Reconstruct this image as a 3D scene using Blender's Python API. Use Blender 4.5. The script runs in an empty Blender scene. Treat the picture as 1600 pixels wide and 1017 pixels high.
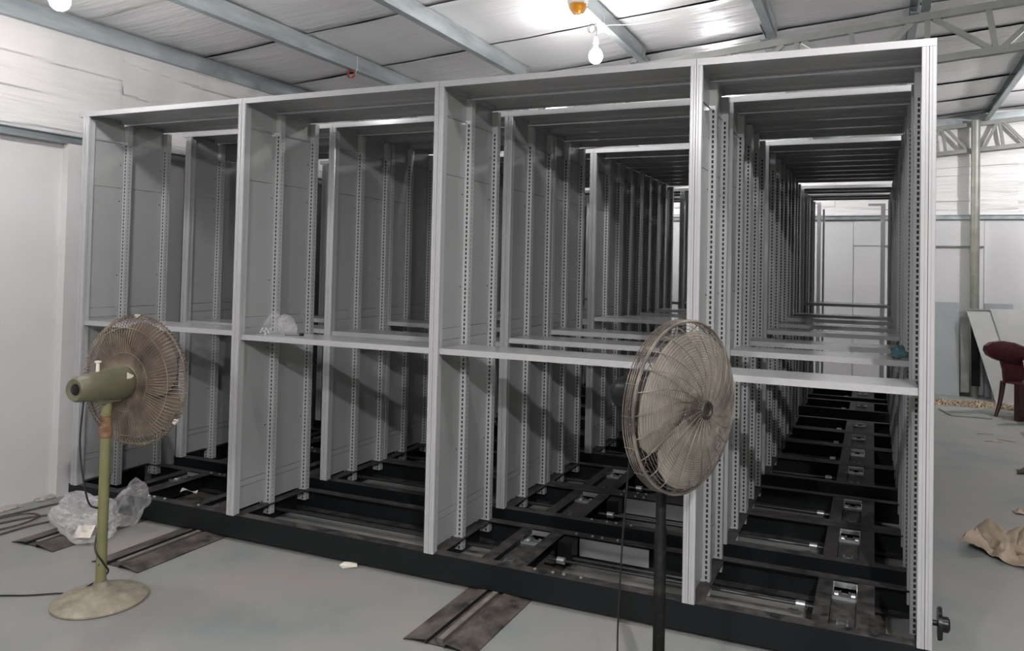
import bpy, math, random
from math import sin, cos, pi, radians
from mathutils import Vector, Matrix, noise

random.seed(7)
C = bpy.context.scene.collection
SC = bpy.context.scene

# ------------------------------------------------------------------ camera
YAW, PIT, ROL = -0.395901, 0.024279, 0.020597
F_PX, PPX, PPY = 1182.823, 871.5, 387.2
fwd = Vector((sin(YAW) * cos(PIT), cos(YAW) * cos(PIT), sin(PIT)))
rgt = Vector((cos(YAW), -sin(YAW), 0))
upv = rgt.cross(fwd)
r2 = cos(ROL) * rgt + sin(ROL) * upv
u2 = -sin(ROL) * rgt + cos(ROL) * upv
cam_d = bpy.data.cameras.new('camera')
cam = bpy.data.objects.new('camera', cam_d)
C.objects.link(cam)
m = Matrix((r2, u2, -fwd)).transposed().to_4x4()
m.translation = Vector((4.26587, -3.01397, 1.45875))
cam.matrix_world = m
cam_d.sensor_width = 36.0
cam_d.lens = F_PX / 1600 * 36.0
cam_d.shift_x = (800 - PPX) / 1600
cam_d.shift_y = -(508.5 - PPY) / 1600
cam_d.clip_start = 0.05
SC.camera = cam

# ------------------------------------------------------------------ world, lights, exposure
w = bpy.data.worlds.new('world')
SC.world = w
w.use_nodes = True
w.node_tree.nodes['Background'].inputs[0].default_value = (0.5, 0.52, 0.55, 1)
w.node_tree.nodes['Background'].inputs[1].default_value = 0.1
SC.view_settings.view_transform = 'Standard'
SC.view_settings.look = 'None'
SC.view_settings.gamma = 1
SC.view_settings.use_curve_mapping = False
SC.view_settings.exposure = 0.98

BULB_A = (0.62, -0.60, 2.70)      # bulb seen at the top left corner
BULB_B = (2.545, 1.69, 2.865)     # bulb seen above the shelving
BULB_STRENGTH = 190.0
BULB_COLOR = (1.0, 0.98, 0.985)


def lamp(name, loc, watts):
    d = bpy.data.lights.new(name, 'POINT')
    d.energy = watts
    d.color = BULB_COLOR
    d.shadow_soft_size = 0.045
    o = bpy.data.objects.new(name, d)
    o.location = loc
    C.objects.link(o)


# further bulbs of the same hall that hang outside the picture or behind the shelving
lamp('bulb_light', (5.2, -3.7, 2.95), 180)
lamp('bulb_light', (4.58, -0.56, 2.86), 20)
lamp('bulb_light', (2.9, -4.6, 2.9), 95)
lamp('bulb_light', (2.6, 6.3, 2.95), 36)
lamp('bulb_light', (0.62, 5.6, 2.75), 18)
lamp('bulb_light', (6.5, 5.7, 3.12), 55)


# ------------------------------------------------------------------ materials
def mat(name, color, rough=0.5, metal=0.0, spec=0.5, alpha=1.0):
    m_ = bpy.data.materials.new(name)
    m_.use_nodes = True
    b = m_.node_tree.nodes['Principled BSDF']
    b.inputs['Base Color'].default_value = (*color, 1)
    b.inputs['Roughness'].default_value = rough
    b.inputs['Metallic'].default_value = metal
    b.inputs['Specular IOR Level'].default_value = spec
    b.inputs['Alpha'].default_value = alpha
    return m_


def noisy(m_, stops, scale=4.0, detail=5.0, stretch=(1, 1, 1), rough=0.6, bump=0.0, bump_scale=None, bdist=0.01, coord='Object'):
    """colour from a noise ramp in object space, optional bump"""
    nt = m_.node_tree
    b = nt.nodes['Principled BSDF']
    tc = nt.nodes.new('ShaderNodeTexCoord')
    mp = nt.nodes.new('ShaderNodeMapping')
    mp.inputs['Scale'].default_value = stretch
    nt.links.new(tc.outputs[coord], mp.inputs[0])
    n = nt.nodes.new('ShaderNodeTexNoise')
    n.inputs['Scale'].default_value = scale
    n.inputs['Detail'].default_value = detail
    n.inputs['Roughness'].default_value = rough
    nt.links.new(mp.outputs[0], n.inputs['Vector'])
    cr = nt.nodes.new('ShaderNodeValToRGB')
    el = cr.color_ramp.elements
    el[0].position, el[0].color = stops[0][0], (*stops[0][1], 1)
    el[1].position, el[1].color = stops[-1][0], (*stops[-1][1], 1)
    for p_, c_ in stops[1:-1]:
        e = el.new(p_)
        e.color = (*c_, 1)
    nt.links.new(n.outputs['Fac'], cr.inputs[0])
    nt.links.new(cr.outputs[0], b.inputs['Base Color'])
    if bump:
        n2 = nt.nodes.new('ShaderNodeTexNoise')
        n2.inputs['Scale'].default_value = bump_scale or scale
        n2.inputs['Detail'].default_value = 6
        nt.links.new(mp.outputs[0], n2.inputs['Vector'])
        bp = nt.nodes.new('ShaderNodeBump')
        bp.inputs['Strength'].default_value = bump
        bp.inputs['Distance'].default_value = bdist
        nt.links.new(n2.outputs['Fac'], bp.inputs['Height'])
        nt.links.new(bp.outputs[0], b.inputs['Normal'])
    return m_


M = {}
M['powder'] = noisy(mat('grey_powder_coat', (.55, .55, .55), .19), [(.3, (.415, .415, .42)), (.7, (.45, .445, .445))], 3)
M['panel'] = noisy(mat('grey_panel_paint', (.5, .5, .5), .22), [(.3, (.345, .35, .345)), (.7, (.38, .38, .375))], 2.5)
M['post'] = noisy(mat('light_grey_post_paint', (.5, .5, .5), .28), [(.3, (.43, .44, .435)), (.7, (.475, .475, .47))], 3)
M['shaft'] = mat('dark_shaft_steel', (.035, .036, .038), .35, .4)
M['slot_shade'] = mat('dark_slot_shade', (.02, .021, .022), .7)  # near-black colour that paints the shade inside the post slots
M['zinc'] = mat('bright_zinc', (.72, .75, .76), .28, .85)
M['galv'] = noisy(mat('galvanised_steel', (.5, .55, .57), .42, .55), [(.3, (.26, .30, .31)), (.55, (.38, .42, .43)), (.75, (.50, .53, .53))], 7, bump=.03, stretch=(1, .3, 1.6))
M['galv_old'] = noisy(mat('dull_galvanised_tube', (.3, .31, .28), .5, .45), [(.3, (.26, .27, .24)), (.7, (.40, .40, .35))], 6)
M['truss'] = noisy(mat('grey_painted_truss', (.4, .41, .4), .5), [(.3, (.22, .225, .215)), (.7, (.30, .30, .285))], 5)
M['wheel'] = mat('wheel_steel', (.35, .37, .37), .35, .8)
M['blackp'] = mat('black_plastic', (.010, .010, .011), .32, 0, .3)
M['cable'] = mat('black_cable', (.012, .012, .012), .5)
M['cable_d'] = noisy(mat('dusty_cable', (.06, .05, .045), .7), [(.3, (.05, .04, .035)), (.7, (.12, .10, .09))], 20)
M['redwire'] = mat('red_wire', (.32, .03, .02), .5)
M['whitewire'] = mat('white_wire', (.75, .75, .75), .5)
M['whitep'] = mat('white_plastic', (.8, .8, .78), .4)
M['paper'] = mat('cream_paper', (.78, .72, .62), .8)
M['pinkpaper'] = mat('pale_pink_scrap', (.62, .52, .48), .8)


def up_dust(m_, base, dust, amt=.8, scale=14):
    """paint with dust lying on its upward faces, broken up by noise"""
    nt = m_.node_tree
    b = nt.nodes['Principled BSDF']
    g = nt.nodes.new('ShaderNodeNewGeometry')
    s = nt.nodes.new('ShaderNodeSeparateXYZ')
    nt.links.new(g.outputs['Normal'], s.inputs[0])
    mr = nt.nodes.new('ShaderNodeMapRange')
    mr.inputs[1].default_value, mr.inputs[2].default_value = .5, .95
    nt.links.new(s.outputs[2], mr.inputs[0])
    tc = nt.nodes.new('ShaderNodeTexCoord')
    n = nt.nodes.new('ShaderNodeTexNoise')
    n.inputs['Scale'].default_value = scale
    n.inputs['Detail'].default_value = 8
    n.inputs['Roughness'].default_value = .7
    nt.links.new(tc.outputs['Object'], n.inputs['Vector'])
    m2 = nt.nodes.new('ShaderNodeMapRange')
    m2.inputs[1].default_value, m2.inputs[2].default_value = .35, .68
    m2.inputs[4].default_value = amt
    nt.links.new(n.outputs['Fac'], m2.inputs[0])
    mu = nt.nodes.new('ShaderNodeMath')
    mu.operation = 'MULTIPLY'
    nt.links.new(mr.outputs[0], mu.inputs[0])
    nt.links.new(m2.outputs[0], mu.inputs[1])
    mx = nt.nodes.new('ShaderNodeMix')
    mx.data_type = 'RGBA'
    mx.inputs[6].default_value = (*base, 1)
    mx.inputs[7].default_value = (*dust, 1)
    nt.links.new(mu.outputs[0], mx.inputs[0])
    nt.links.new(mx.outputs[2], b.inputs['Base Color'])
    r = nt.nodes.new('ShaderNodeMapRange')
    r.inputs[3].default_value, r.inputs[4].default_value = b.inputs['Roughness'].default_value, .85
    nt.links.new(mu.outputs[0], r.inputs[0])
    nt.links.new(r.outputs[0], b.inputs['Roughness'])
    return m_


M['black'] = up_dust(mat('black_chassis_paint', (.012, .016, .019), .42, 0, .35), (.006, .008, .0095), (.15, .135, .125), .75)
M['track'] = up_dust(mat('dirty_black_track', (.02, .02, .02), .5), (.012, .012, .013), (.21, .175, .15), .95, 7)
M['bar'] = up_dust(mat('worn_rail_bar', (.2, .18, .15), .5), (.12, .11, .10), (.34, .30, .25), .8, 12)
M['floor'] = mat('grey_green_floor', (.4, .4, .38), .62, 0, .3)
nt = M['floor'].node_tree
noisy(M['floor'], [(.32, (.235, .27, .262)), (.45, (.295, .303, .288)), (.56, (.325, .315, .297)), (.68, (.345, .312, .29))], 1.7, 8, rough=.62, bump=.08, bump_scale=30, bdist=.004)
M['plaster'] = noisy(mat('white_plaster', (.72, .71, .71), .75, 0, .3), [(.25, (.62, .605, .60)), (.5, (.68, .67, .67)), (.75, (.715, .71, .715))], 1.3, 6, bump=.12, bump_scale=7)
M['whiteboard'] = noisy(mat('white_wall_board', (.7, .7, .7), .55), [(.3, (.66, .665, .665)), (.7, (.72, .715, .715))], 1.2)
M['farwall'] = noisy(mat('grey_block_wall', (.2, .2, .19), .8), [(.3, (.16, .16, .155)), (.7, (.24, .235, .225))], 2)
M['stain'] = noisy(mat('crumbled_plaster', (.4, .37, .33), .9), [(.3, (.3, .27, .23)), (.7, (.55, .51, .47))], 18, bump=.8)


def foil(name, stretch, base, metal, rough, st):
    m_ = mat(name, base, rough, metal)
    nt = m_.node_tree
    b = nt.nodes['Principled BSDF']
    tc = nt.nodes.new('ShaderNodeTexCoord')
    mp = nt.nodes.new('ShaderNodeMapping')
    mp.inputs['Scale'].default_value = stretch
    nt.links.new(tc.outputs['Object'], mp.inputs[0])
    n = nt.nodes.new('ShaderNodeTexNoise')
    n.inputs['Scale'].default_value = 2.2
    n.inputs['Detail'].default_value = 7
    n.inputs['Roughness'].default_value = .58
    n.inputs['Distortion'].default_value = .35
    nt.links.new(mp.outputs[0], n.inputs['Vector'])
    v = nt.nodes.new('ShaderNodeTexNoise')
    v.inputs['Scale'].default_value = 160
    nt.links.new(tc.outputs['Object'], v.inputs['Vector'])
    ad = nt.nodes.new('ShaderNodeMath')
    ad.operation = 'MULTIPLY_ADD'
    ad.inputs[1].default_value = .045
    nt.links.new(v.outputs['Fac'], ad.inputs[0])
    nt.links.new(n.outputs['Fac'], ad.inputs[2])
    bp = nt.nodes.new('ShaderNodeBump')
    bp.inputs['Strength'].default_value = st
    bp.inputs['Distance'].default_value = .05
    nt.links.new(ad.outputs[0], bp.inputs['Height'])
    nt.links.new(bp.outputs[0], b.inputs['Normal'])
    return m_


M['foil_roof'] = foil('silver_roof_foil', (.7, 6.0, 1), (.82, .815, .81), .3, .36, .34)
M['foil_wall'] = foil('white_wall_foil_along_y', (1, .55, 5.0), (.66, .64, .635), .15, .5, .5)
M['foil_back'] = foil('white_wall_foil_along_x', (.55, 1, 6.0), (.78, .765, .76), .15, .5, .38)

M['olive'] = noisy(mat('olive_fan_paint', (.13, .14, .06), .42), [(.3, (.105, .104, .062)), (.55, (.145, .138, .09)), (.72, (.25, .225, .17))], 7, 8)
M['olive_pole'] = noisy(mat('olive_pole_paint', (.19, .19, .08), .45), [(.3, (.16, .16, .07)), (.7, (.225, .215, .105))], 5)
M['dusty_base'] = noisy(mat('dust_caked_base', (.3, .27, .21), .8), [(.28, (.19, .165, .125)), (.5, (.30, .265, .205)), (.72, (.40, .36, .29))], 16, 8, bump=.15, bump_scale=60)
M['rust'] = noisy(mat('rusty_collar', (.2, .1, .05), .8), [(.3, (.12, .06, .03)), (.7, (.30, .18, .10))], 40)
M['wire1'] = noisy(mat('rusty_brown_wire', (.2, .14, .1), .6), [(.32, (.07, .048, .036)), (.5, (.22, .17, .13)), (.68, (.42, .35, .27))], 6, 3)
M['wire2'] = noisy(mat('dusty_wire', (.25, .2, .15), .6), [(.34, (.06, .05, .042)), (.54, (.18, .155, .13)), (.72, (.36, .32, .27))], 6, 3)
M['blade1'] = noisy(mat('dusty_brown_blade', (.3, .25, .2), .6), [(.3, (.13, .10, .08)), (.7, (.22, .175, .14))], 12)
M['blade2'] = noisy(mat('dusty_beige_blade', (.45, .39, .31), .6), [(.3, (.26, .235, .20)), (.7, (.38, .345, .30))], 12)
M['hubdust'] = noisy(mat('grimy_hub', (.1, .09, .07), .6), [(.3, (.06, .055, .04)), (.7, (.17, .15, .11))], 40)
M['hubdark'] = noisy(mat('dark_grimy_cap', (.03, .025, .02), .5), [(.4, (.018, .015, .012)), (.75, (.07, .06, .045))], 50)
M['blackpole'] = noisy(mat('black_fan_pole', (.02, .02, .02), .5, 0, .15), [(.5, (.008, .008, .008)), (.78, (.03, .028, .025))], 20)
M['maroon'] = noisy(mat('maroon_plastic', (.11, .02, .025), .33), [(.4, (.045, .008, .011)), (.72, (.11, .04, .042))], 90, 3)
M['amber'] = mat('amber_lens', (.95, .42, .03), .15)
_b = M['amber'].node_tree.nodes['Principled BSDF']
_b.inputs['Transmission Weight'].default_value = .35
M['shaving'] = noisy(mat('pale_straw', (.5, .38, .22), .8), [(.3, (.34, .24, .14)), (.7, (.60, .48, .32))], 14)
M['wrap'] = noisy(mat('brown_wrapper', (.4, .31, .22), .55), [(.3, (.30, .24, .18)), (.7, (.56, .45, .34))], 9)
M['darkscrap'] = noisy(mat('dark_brown_scrap', (.07, .05, .035), .8), [(.3, (.04, .03, .02)), (.7, (.16, .12, .08))], 20)
M['sheet_blue'] = noisy(mat('blue_grey_sheet', (.36, .39, .41), .4), [(.3, (.33, .36, .38)), (.7, (.40, .425, .44))], 3)
M['sheet_pale'] = noisy(mat('pale_grey_tray', (.55, .56, .55), .35), [(.3, (.50, .51, .50)), (.7, (.58, .585, .57))], 3)
M['dullsheet'] = noisy(mat('dull_stained_sheet', (.25, .26, .25), .6), [(.3, (.20, .205, .195)), (.7, (.32, .32, .30))], 7)
M['bulb'] = mat('bulb_glow', (1, 1, 1), .4)
_b = M['bulb'].node_tree.nodes['Principled BSDF']
_b.inputs['Emission Color'].default_value = (*BULB_COLOR, 1)
_b.inputs['Emission Strength'].default_value = BULB_STRENGTH


def film(name, tint, fac):
    m_ = bpy.data.materials.new(name)
    m_.use_nodes = True
    nt = m_.node_tree
    b = nt.nodes['Principled BSDF']
    b.inputs['Base Color'].default_value = (*tint, 1)
    b.inputs['Roughness'].default_value = .18
    b.inputs['Specular IOR Level'].default_value = .9
    t = nt.nodes.new('ShaderNodeBsdfTransparent')
    mx = nt.nodes.new('ShaderNodeMixShader')
    lw = nt.nodes.new('ShaderNodeLayerWeight')
    lw.inputs[0].default_value = .35
    tc = nt.nodes.new('ShaderNodeTexCoord')
    n = nt.nodes.new('ShaderNodeTexNoise')
    n.inputs['Scale'].default_value = 11
    n.inputs['Detail'].default_value = 6
    nt.links.new(tc.outputs['Object'], n.inputs['Vector'])
    a = nt.nodes.new('ShaderNodeMath')
    a.operation = 'MULTIPLY_ADD'
    a.inputs[1].default_value = .55
    a.inputs[2].default_value = fac - .27
    nt.links.new(n.outputs['Fac'], a.inputs[0])
    a2 = nt.nodes.new('ShaderNodeMath')
    a2.operation = 'MULTIPLY_ADD'
    a2.inputs[1].default_value = .45
    a2.use_clamp = True
    nt.links.new(lw.outputs['Facing'], a2.inputs[0])
    nt.links.new(a.outputs[0], a2.inputs[2])
    nt.links.new(a2.outputs[0], mx.inputs[0])
    nt.links.new(t.outputs[0], mx.inputs[1])
    nt.links.new(b.outputs[0], mx.inputs[2])
    out = [n_ for n_ in nt.nodes if n_.type == 'OUTPUT_MATERIAL'][0]
    nt.links.new(mx.outputs[0], out.inputs[0])
    bp = nt.nodes.new('ShaderNodeBump')
    bp.inputs['Strength'].default_value = .9
    bp.inputs['Distance'].default_value = .01
    n3 = nt.nodes.new('ShaderNodeTexNoise')
    n3.inputs['Scale'].default_value = 22
    n3.inputs['Detail'].default_value = 5
    nt.links.new(tc.outputs['Object'], n3.inputs['Vector'])
    nt.links.new(n3.outputs['Fac'], bp.inputs['Height'])
    nt.links.new(bp.outputs[0], b.inputs['Normal'])
    return m_


M['film'] = film('clear_plastic_film', (.76, .75, .75), .06)
M['film_milky'] = film('milky_plastic_film', (.80, .79, .79), .22)
M['film_teal'] = film('blue_green_plastic', (.10, .22, .24), .7)


# ------------------------------------------------------------------ mesh helpers
class MB:
    def __init__(s):
        s.v, s.f = [], []

    def face(s, pts):
        n = len(s.v)
        s.v += [tuple(p) for p in pts]
        s.f.append(tuple(range(n, n + len(pts))))
        return s

    def box(s, x0, x1, y0, y1, z0, z1):
        n = len(s.v)
        s.v += [(x, y, z) for z in (z0, z1) for y in (y0, y1) for x in (x0, x1)]
        s.f += [tuple(n + i for i in q) for q in ((0, 2, 3, 1), (4, 5, 7, 6), (0, 1, 5, 4), (2, 6, 7, 3), (0, 4, 6, 2), (1, 3, 7, 5))]
        return s

    def prism(s, prof, a, b, axis='z'):
        """closed 2-D profile swept along an axis; profile axes are the two others in xyz order"""
        n, k = len(s.v), len(prof)
        for t in (a, b):
            for p, q in prof:
                s.v.append({'x': (t, p, q), 'y': (p, t, q), 'z': (p, q, t)}[axis])
        for i in range(k):
            j = (i + 1) % k
            s.f.append((n + i, n + j, n + k + j, n + k + i))
        s.f.append(tuple(n + i for i in range(k))[::-1])
        s.f.append(tuple(n + k + i for i in range(k)))
        return s

    def tube(s, pts, r, n=6, closed=False, caps=True):
        pts = [Vector(p) for p in pts]
        k = len(pts)
        rr = r if isinstance(r, (list, tuple)) else [r] * k
        base = len(s.v)
        nrm = None
        for i, p in enumerate(pts):
            if closed:
                t = pts[(i + 1) % k] - pts[i - 1]
            else:
                t = pts[min(i + 1, k - 1)] - pts[max(i - 1, 0)]
            t.normalize()
            if nrm is None:
                nrm = t.orthogonal().normalized()
            else:
                nrm = (nrm - t * nrm.dot(t))
                nrm = nrm.normalized() if nrm.length > 1e-6 else t.orthogonal().normalized()
            bi = t.cross(nrm)
            for j in range(n):
                a = 2 * pi * j / n
                s.v.append(tuple(p + rr[i] * (cos(a) * nrm + sin(a) * bi)))
        for i in range(k if closed else k - 1):
            i2 = (i + 1) % k
            for j in range(n):
                j2 = (j + 1) % n
                s.f.append((base + i * n + j, base + i * n + j2, base + i2 * n + j2, base + i2 * n + j))
        if caps and not closed:
            s.f.append(tuple(base + j for j in range(n))[::-1])
            s.f.append(tuple(base + (k - 1) * n + j for j in range(n)))
        return s

    def lathe(s, prof, n=24, mtx=None):
        """profile of (radius, height) spun about z, then placed by mtx"""
        base = len(s.v)
        for r, z in prof:
            for j in range(n):
                a = 2 * pi * j / n
                p = Vector((r * cos(a), r * sin(a), z))
                s.v.append(tuple(mtx @ p if mtx else p))
        for i in range(len(prof) - 1):
            for j in range(n):
                j2 = (j + 1) % n
                s.f.append((base + i * n + j, base + i * n + j2, base + (i + 1) * n + j2, base + (i + 1) * n + j))
        s.f.append(tuple(base + j for j in range(n))[::-1])
        s.f.append(tuple(base + (len(prof) - 1) * n + j for j in range(n)))
        return s

    def grid(s, fn, nu, nv):
        base = len(s.v)
        for i in range(nu + 1):
            for j in range(nv + 1):
                s.v.append(tuple(fn(i / nu, j / nv)))
        for i in range(nu):
            for j in range(nv):
                a = base + i * (nv + 1) + j
                s.f.append((a, a + nv + 1, a + nv + 2, a + 1))
        return s

    def xform(s, mtx):
        s.v = [tuple(mtx @ Vector(p)) for p in s.v]
        return s

    def mesh(s, name, material, smooth=False):
        me = bpy.data.meshes.new(name)
        me.from_pydata(s.v, [], s.f)
        me.materials.append(material)
        if smooth:
            me.polygons.foreach_set('use_smooth', [True] * len(me.polygons))
            try:
                me.set_sharp_from_angle(angle=radians(38))
            except Exception:
                pass
        me.update()
        return me


def put(name, me, parent=None, loc=(0, 0, 0), rot=None, label=None):
    o = bpy.data.objects.new(name, me)
    o.location = loc
    if rot:
        o.rotation_euler = rot
    if parent:
        o.parent = parent
    if label:
        o['label'] = label
    C.objects.link(o)
    return o


def build(name, mb, material, parent=None, smooth=False, loc=(0, 0, 0), rot=None, label=None):
    return put(name, mb.mesh(name, material, smooth), parent, loc, rot, label)


def thing(name, label, cat, loc=(0, 0, 0), rot=None, group=None):
    o = put(name, None, None, loc, rot)
    o['label'], o['category'] = label, cat
    if group:
        o['group'] = group
    return o


def tag(o, label, cat, group=None, kind=None):
    o['label'], o['category'] = label, cat
    if group:
        o['group'] = group
    if kind:
        o['kind'] = kind
    return o


def struct(name, mb, material, parent=None, smooth=False):
    o = build(name, mb, material, parent, smooth)
    if not parent:
        o['kind'] = 'structure'
    return o


def spline(pts, n=8):
    """Catmull-Rom through the points"""
    P = [Vector(p) for p in pts]
    P = [2 * P[0] - P[1]] + P + [2 * P[-1] - P[-2]]
    out = []
    for i in range(1, len(P) - 2):
        a, b, c, d = P[i - 1:i + 3]
        for k in range(n):
            t = k / n
            out.append(.5 * ((2 * b) + (c - a) * t + (2 * a - 5 * b + 4 * c - d) * t * t + (3 * b - a - 3 * c + d) * t ** 3))
    out.append(P[-2])
    return out


# ------------------------------------------------------------------ the room
XL, XR, YF, YB = -0.33, 9.6, -6.6, 7.5
SL = 0.085


def roof(x):
    return 2.945 + SL * (x + .33)


struct('floor', MB().box(XL - .1, XR + .1, YF - .1, YB + .1, -.12, 0), M['floor'])

# left wall: plaster below a galvanised girt, wrinkled foil above
wl = struct('wall_left', MB().box(XL - .12, XL, YF, YB, 0, 2.15), M['plaster'])
build('pilaster', MB().box(XL, XL + .055, .08, .52, 0, 2.145), M['plaster'], wl)
build('pilaster', MB().box(XL, XL + .055, 4.6, 5.04, 0, 2.145), M['plaster'], wl)
g = MB().prism([(XL - .02, 2.146), (XL + .05, 2.146), (XL + .05, 2.158), (XL + .046, 2.158), (XL + .046, 2.150), (XL + .034, 2.150),
                (XL + .034, 2.192), (XL + .05, 2.192), (XL + .05, 2.198), (XL - .02, 2.198)], YF, YB, 'y')
build('girt', g, M['galv'], wl)


def crumble(x, y0, y1, seed):
    mb = MB()
    rnd = random.Random(seed)
    for i in range(26):
        y = rnd.uniform(y0, y1)
        r = rnd.uniform(.008, .03)
        mt = Matrix.Translation((x + rnd.uniform(0, .03), y, r * .25)) @ Matrix.Rotation(rnd.uniform(0, 3), 4, 'Z') @ Matrix.Diagonal((1, 1.5, .6, 1))
        mb.lathe([(r * .5, -r * .6), (r, -.1 * r), (r * .8, r * .5), (r * .2, r * .8)], 6, mt)
    return mb


o = build('plaster_crumbs', crumble(XL + .01, -.35, .1, 4), M['stain'], wl)
o['kind'] = 'stuff'


def pleats(a, z, seed):
    """slack foil: soft waves and small overhanging creases that fade along the sheet"""
    ph = z * 9.5 + .55 * noise.noise(Vector((a * .8, z * 1.5, seed))) + a * .10
    k = math.floor(ph)
    fade = max(0, noise.noise(Vector((a * 1.1, k * 3.7, seed))) + .30)
    d = .020 * fade * (1 - (ph - k))
    return d + .006 * noise.noise(Vector((a * .7, z * 6, seed))) + .0035 * noise.noise(Vector((a * 2.2, z * 20, seed + 5)))


def wall_foil(y0, y1, seed):
    def fn(u, v):
        y, z = y0 + (y1 - y0) * u, 2.19 + (3.02 - 2.19) * v
        return (XL - .035 + pleats(y, z, seed) + .006 * (1 - u), y, z)
    return MB().grid(fn, 44, 84)


ys = [-6.6, -4.2, -1.96, .482, 2.9, 5.3, 7.5]
for a, b in zip(ys[:-1], ys[1:]):
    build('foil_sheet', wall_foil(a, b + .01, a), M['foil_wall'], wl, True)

# back wall
wb = struct('wall_back', MB().box(XL, XR, YB, YB + .12, 0, 2.14), M['plaster'])
g = MB().prism([(YB - .05, 2.136), (YB + .02, 2.136), (YB + .02, 2.193), (YB - .05, 2.193), (YB - .05, 2.185), (YB - .034, 2.185), (YB - .034, 2.145), (YB - .05, 2.145)], XL, XR, 'x')
build('girt', g, M['galv'], wb)


def back_foil(x0, x1, seed):
    def fn(u, v):
        x = x0 + (x1 - x0) * u
        z = 2.19 + (roof(x) + .02 - 2.19) * v
        return (x, YB + .035 - pleats(x, z, seed) - .006 * u, z)
    return MB().grid(fn, 36, 110)


xs = [XL, 1.4, 3.78, 5.865, 8.0, XR]
for a, b in zip(xs[:-1], xs[1:]):
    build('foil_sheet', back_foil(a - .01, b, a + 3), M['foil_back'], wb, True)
xs = [XL, .75, 1.8, 2.85, 4.02, 5.5, 6.7, 7.9, XR]
for i, (a, b) in enumerate(zip(xs[:-1], xs[1:])):
    top = 2.13
    if i == 4:
        build('wall_board', MB().box(a, b, YB - .022, YB, 1.805, top), M['whiteboard'], wb)
        build('ledge_strip', MB().box(a + .36, b, YB - .042, YB - .022, 1.80, 1.812), M['truss'], wb)
        build('wall_board', MB().box(a + .004, b - .004, YB - .012, YB, .01, 1.80), M['whiteboard'], wb)
    else:
        build('wall_board', MB().box(a + .004, b - .004, YB - .014 - .004 * (i % 2), YB, .01, top), M['whiteboard'], wb)
build('steel_column', MB().lathe([(.05, 0), (.05, 3.33)], 16, Matrix.Translation((5.39, 7.36, 0))), M['galv_old'], wb, True)

struct('wall_right', MB().box(XR, XR + .12, YF, YB, 0, 4.0), M['farwall'])
struct('wall_front', MB().box(XL, XR, YF - .12, YF, 0, 4.0), M['farwall'])

# ceiling: roof sheet, foil strips, purlins, roof trusses
ce = MB()
ce.face([(XL - .12, YF, roof(XL - .12) + .05), (XR + .1, YF, roof(XR + .1) + .05), (XR + .1, YB + .1, roof(XR + .1) + .05), (XL - .12, YB + .1, roof(XL - .12) + .05)])
ce.face([(XL - .12, YF, roof(XL - .12) + .06), (XL - .12, YB + .1, roof(XL - .12) + .06), (XR + .1, YB + .1, roof(XR + .1) + .06), (XR + .1, YF, roof(XR + .1) + .06)])
ceil = struct('ceiling', ce, M['galv'])
PX = [-.315 + .985 * k for k in range(11)]
PX = [-.32, .625, 1.595, 2.59, 3.59, 4.6, 5.6, 6.6, 7.6, 8.6]


def foil_strip(y0, y1, seed):
    def fn(u, v):
        x = XL - .1 + (XR + .2 - XL) * u
        y = y0 + (y1 - y0) * v
        sag = .022 * sin(pi * (((x + .32) / .9925) % 1.0))
        d = .006 * noise.noise(Vector((x * 1.4, y * 7, seed))) + .004 * noise.noise(Vector((x * 4, y * 15, seed)))
        edge = -.016 * max(0, 1 - v / .07)
        wav = .012 * noise.noise(Vector((x * .9, seed * 3.1, 0))) * (1 - abs(2 * v - 1))
        return (x, y + .012 * noise.noise(Vector((x * 1.1, seed, 2))), roof(x) + .012 - sag * (.35 + .65 * sin(pi * min(1, v * 1.0 + .0))) + d + edge + wav)
    return MB().grid(fn, 120, 14)


y = .21 - .885 * 8
while y < YB:
    build('foil_strip', foil_strip(y, y + .905, y), M['foil_roof'], ceil, True)
    y += .885


def purlin(x, y0, y1):
    t = roof(x)
    b = t - .112
    L = .056
    pr = [(x, b), (x, t), (x - L, t), (x - L, t - .014), (x - L + .003, t - .014), (x - L + .003, t - .003), (x - .003, t - .003),
          (x - .003, b + .003), (x - L + .003, b + .003), (x - L + .003, b + .014), (x - L, b + .014), (x - L, b)]
    return MB().prism(pr, y0, y1, 'y')


TY = 2.73
for i, x in enumerate(PX):
    build('purlin', purlin(x, YF, 2.70), M['galv'], ceil)
    build('purlin', purlin(x - (.062 if i else 0), 2.66, YB), M['galv'], ceil)
    build('purlin_cleat', MB().box(x, x + .004, 2.62, 2.69, roof(x) - .10, roof(x) - .02), M['galv_old'], ceil)


def truss(yc, depth, nodes, verts, column=None):
    t = put('roof_truss', None, ceil)
    h = .024

    def top(x):
        return roof(x) - .112

    def bot(x):
        return top(x) - depth
    for nm, fz in (('top_chord', top), ('bottom_chord', bot)):
        mb = MB()
        mb.prism([(XL, fz(XL) - .05), (XR, fz(XR) - .05), (XR, fz(XR)), (XL, fz(XL))], yc - h, yc + h, 'y')
        build(nm, mb, M['truss'], t)
    for (xa, xb) in nodes:
        mb = MB()
        a, b = Vector((xa, yc, top(xa) - .045)), Vector((xb, yc, bot(xb) - .005))
        d = (b - a).normalized()
        s = Vector((d.z, 0, -d.x)) * .017
        mb.prism([((a - s).x, (a - s).z), ((a + s).x, (a + s).z), ((b + s).x, (b + s).z), ((b - s).x, (b - s).z)], yc - .017, yc + .017, 'y')
        build('web_bar', mb, M['truss'], t)
    return t


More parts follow.
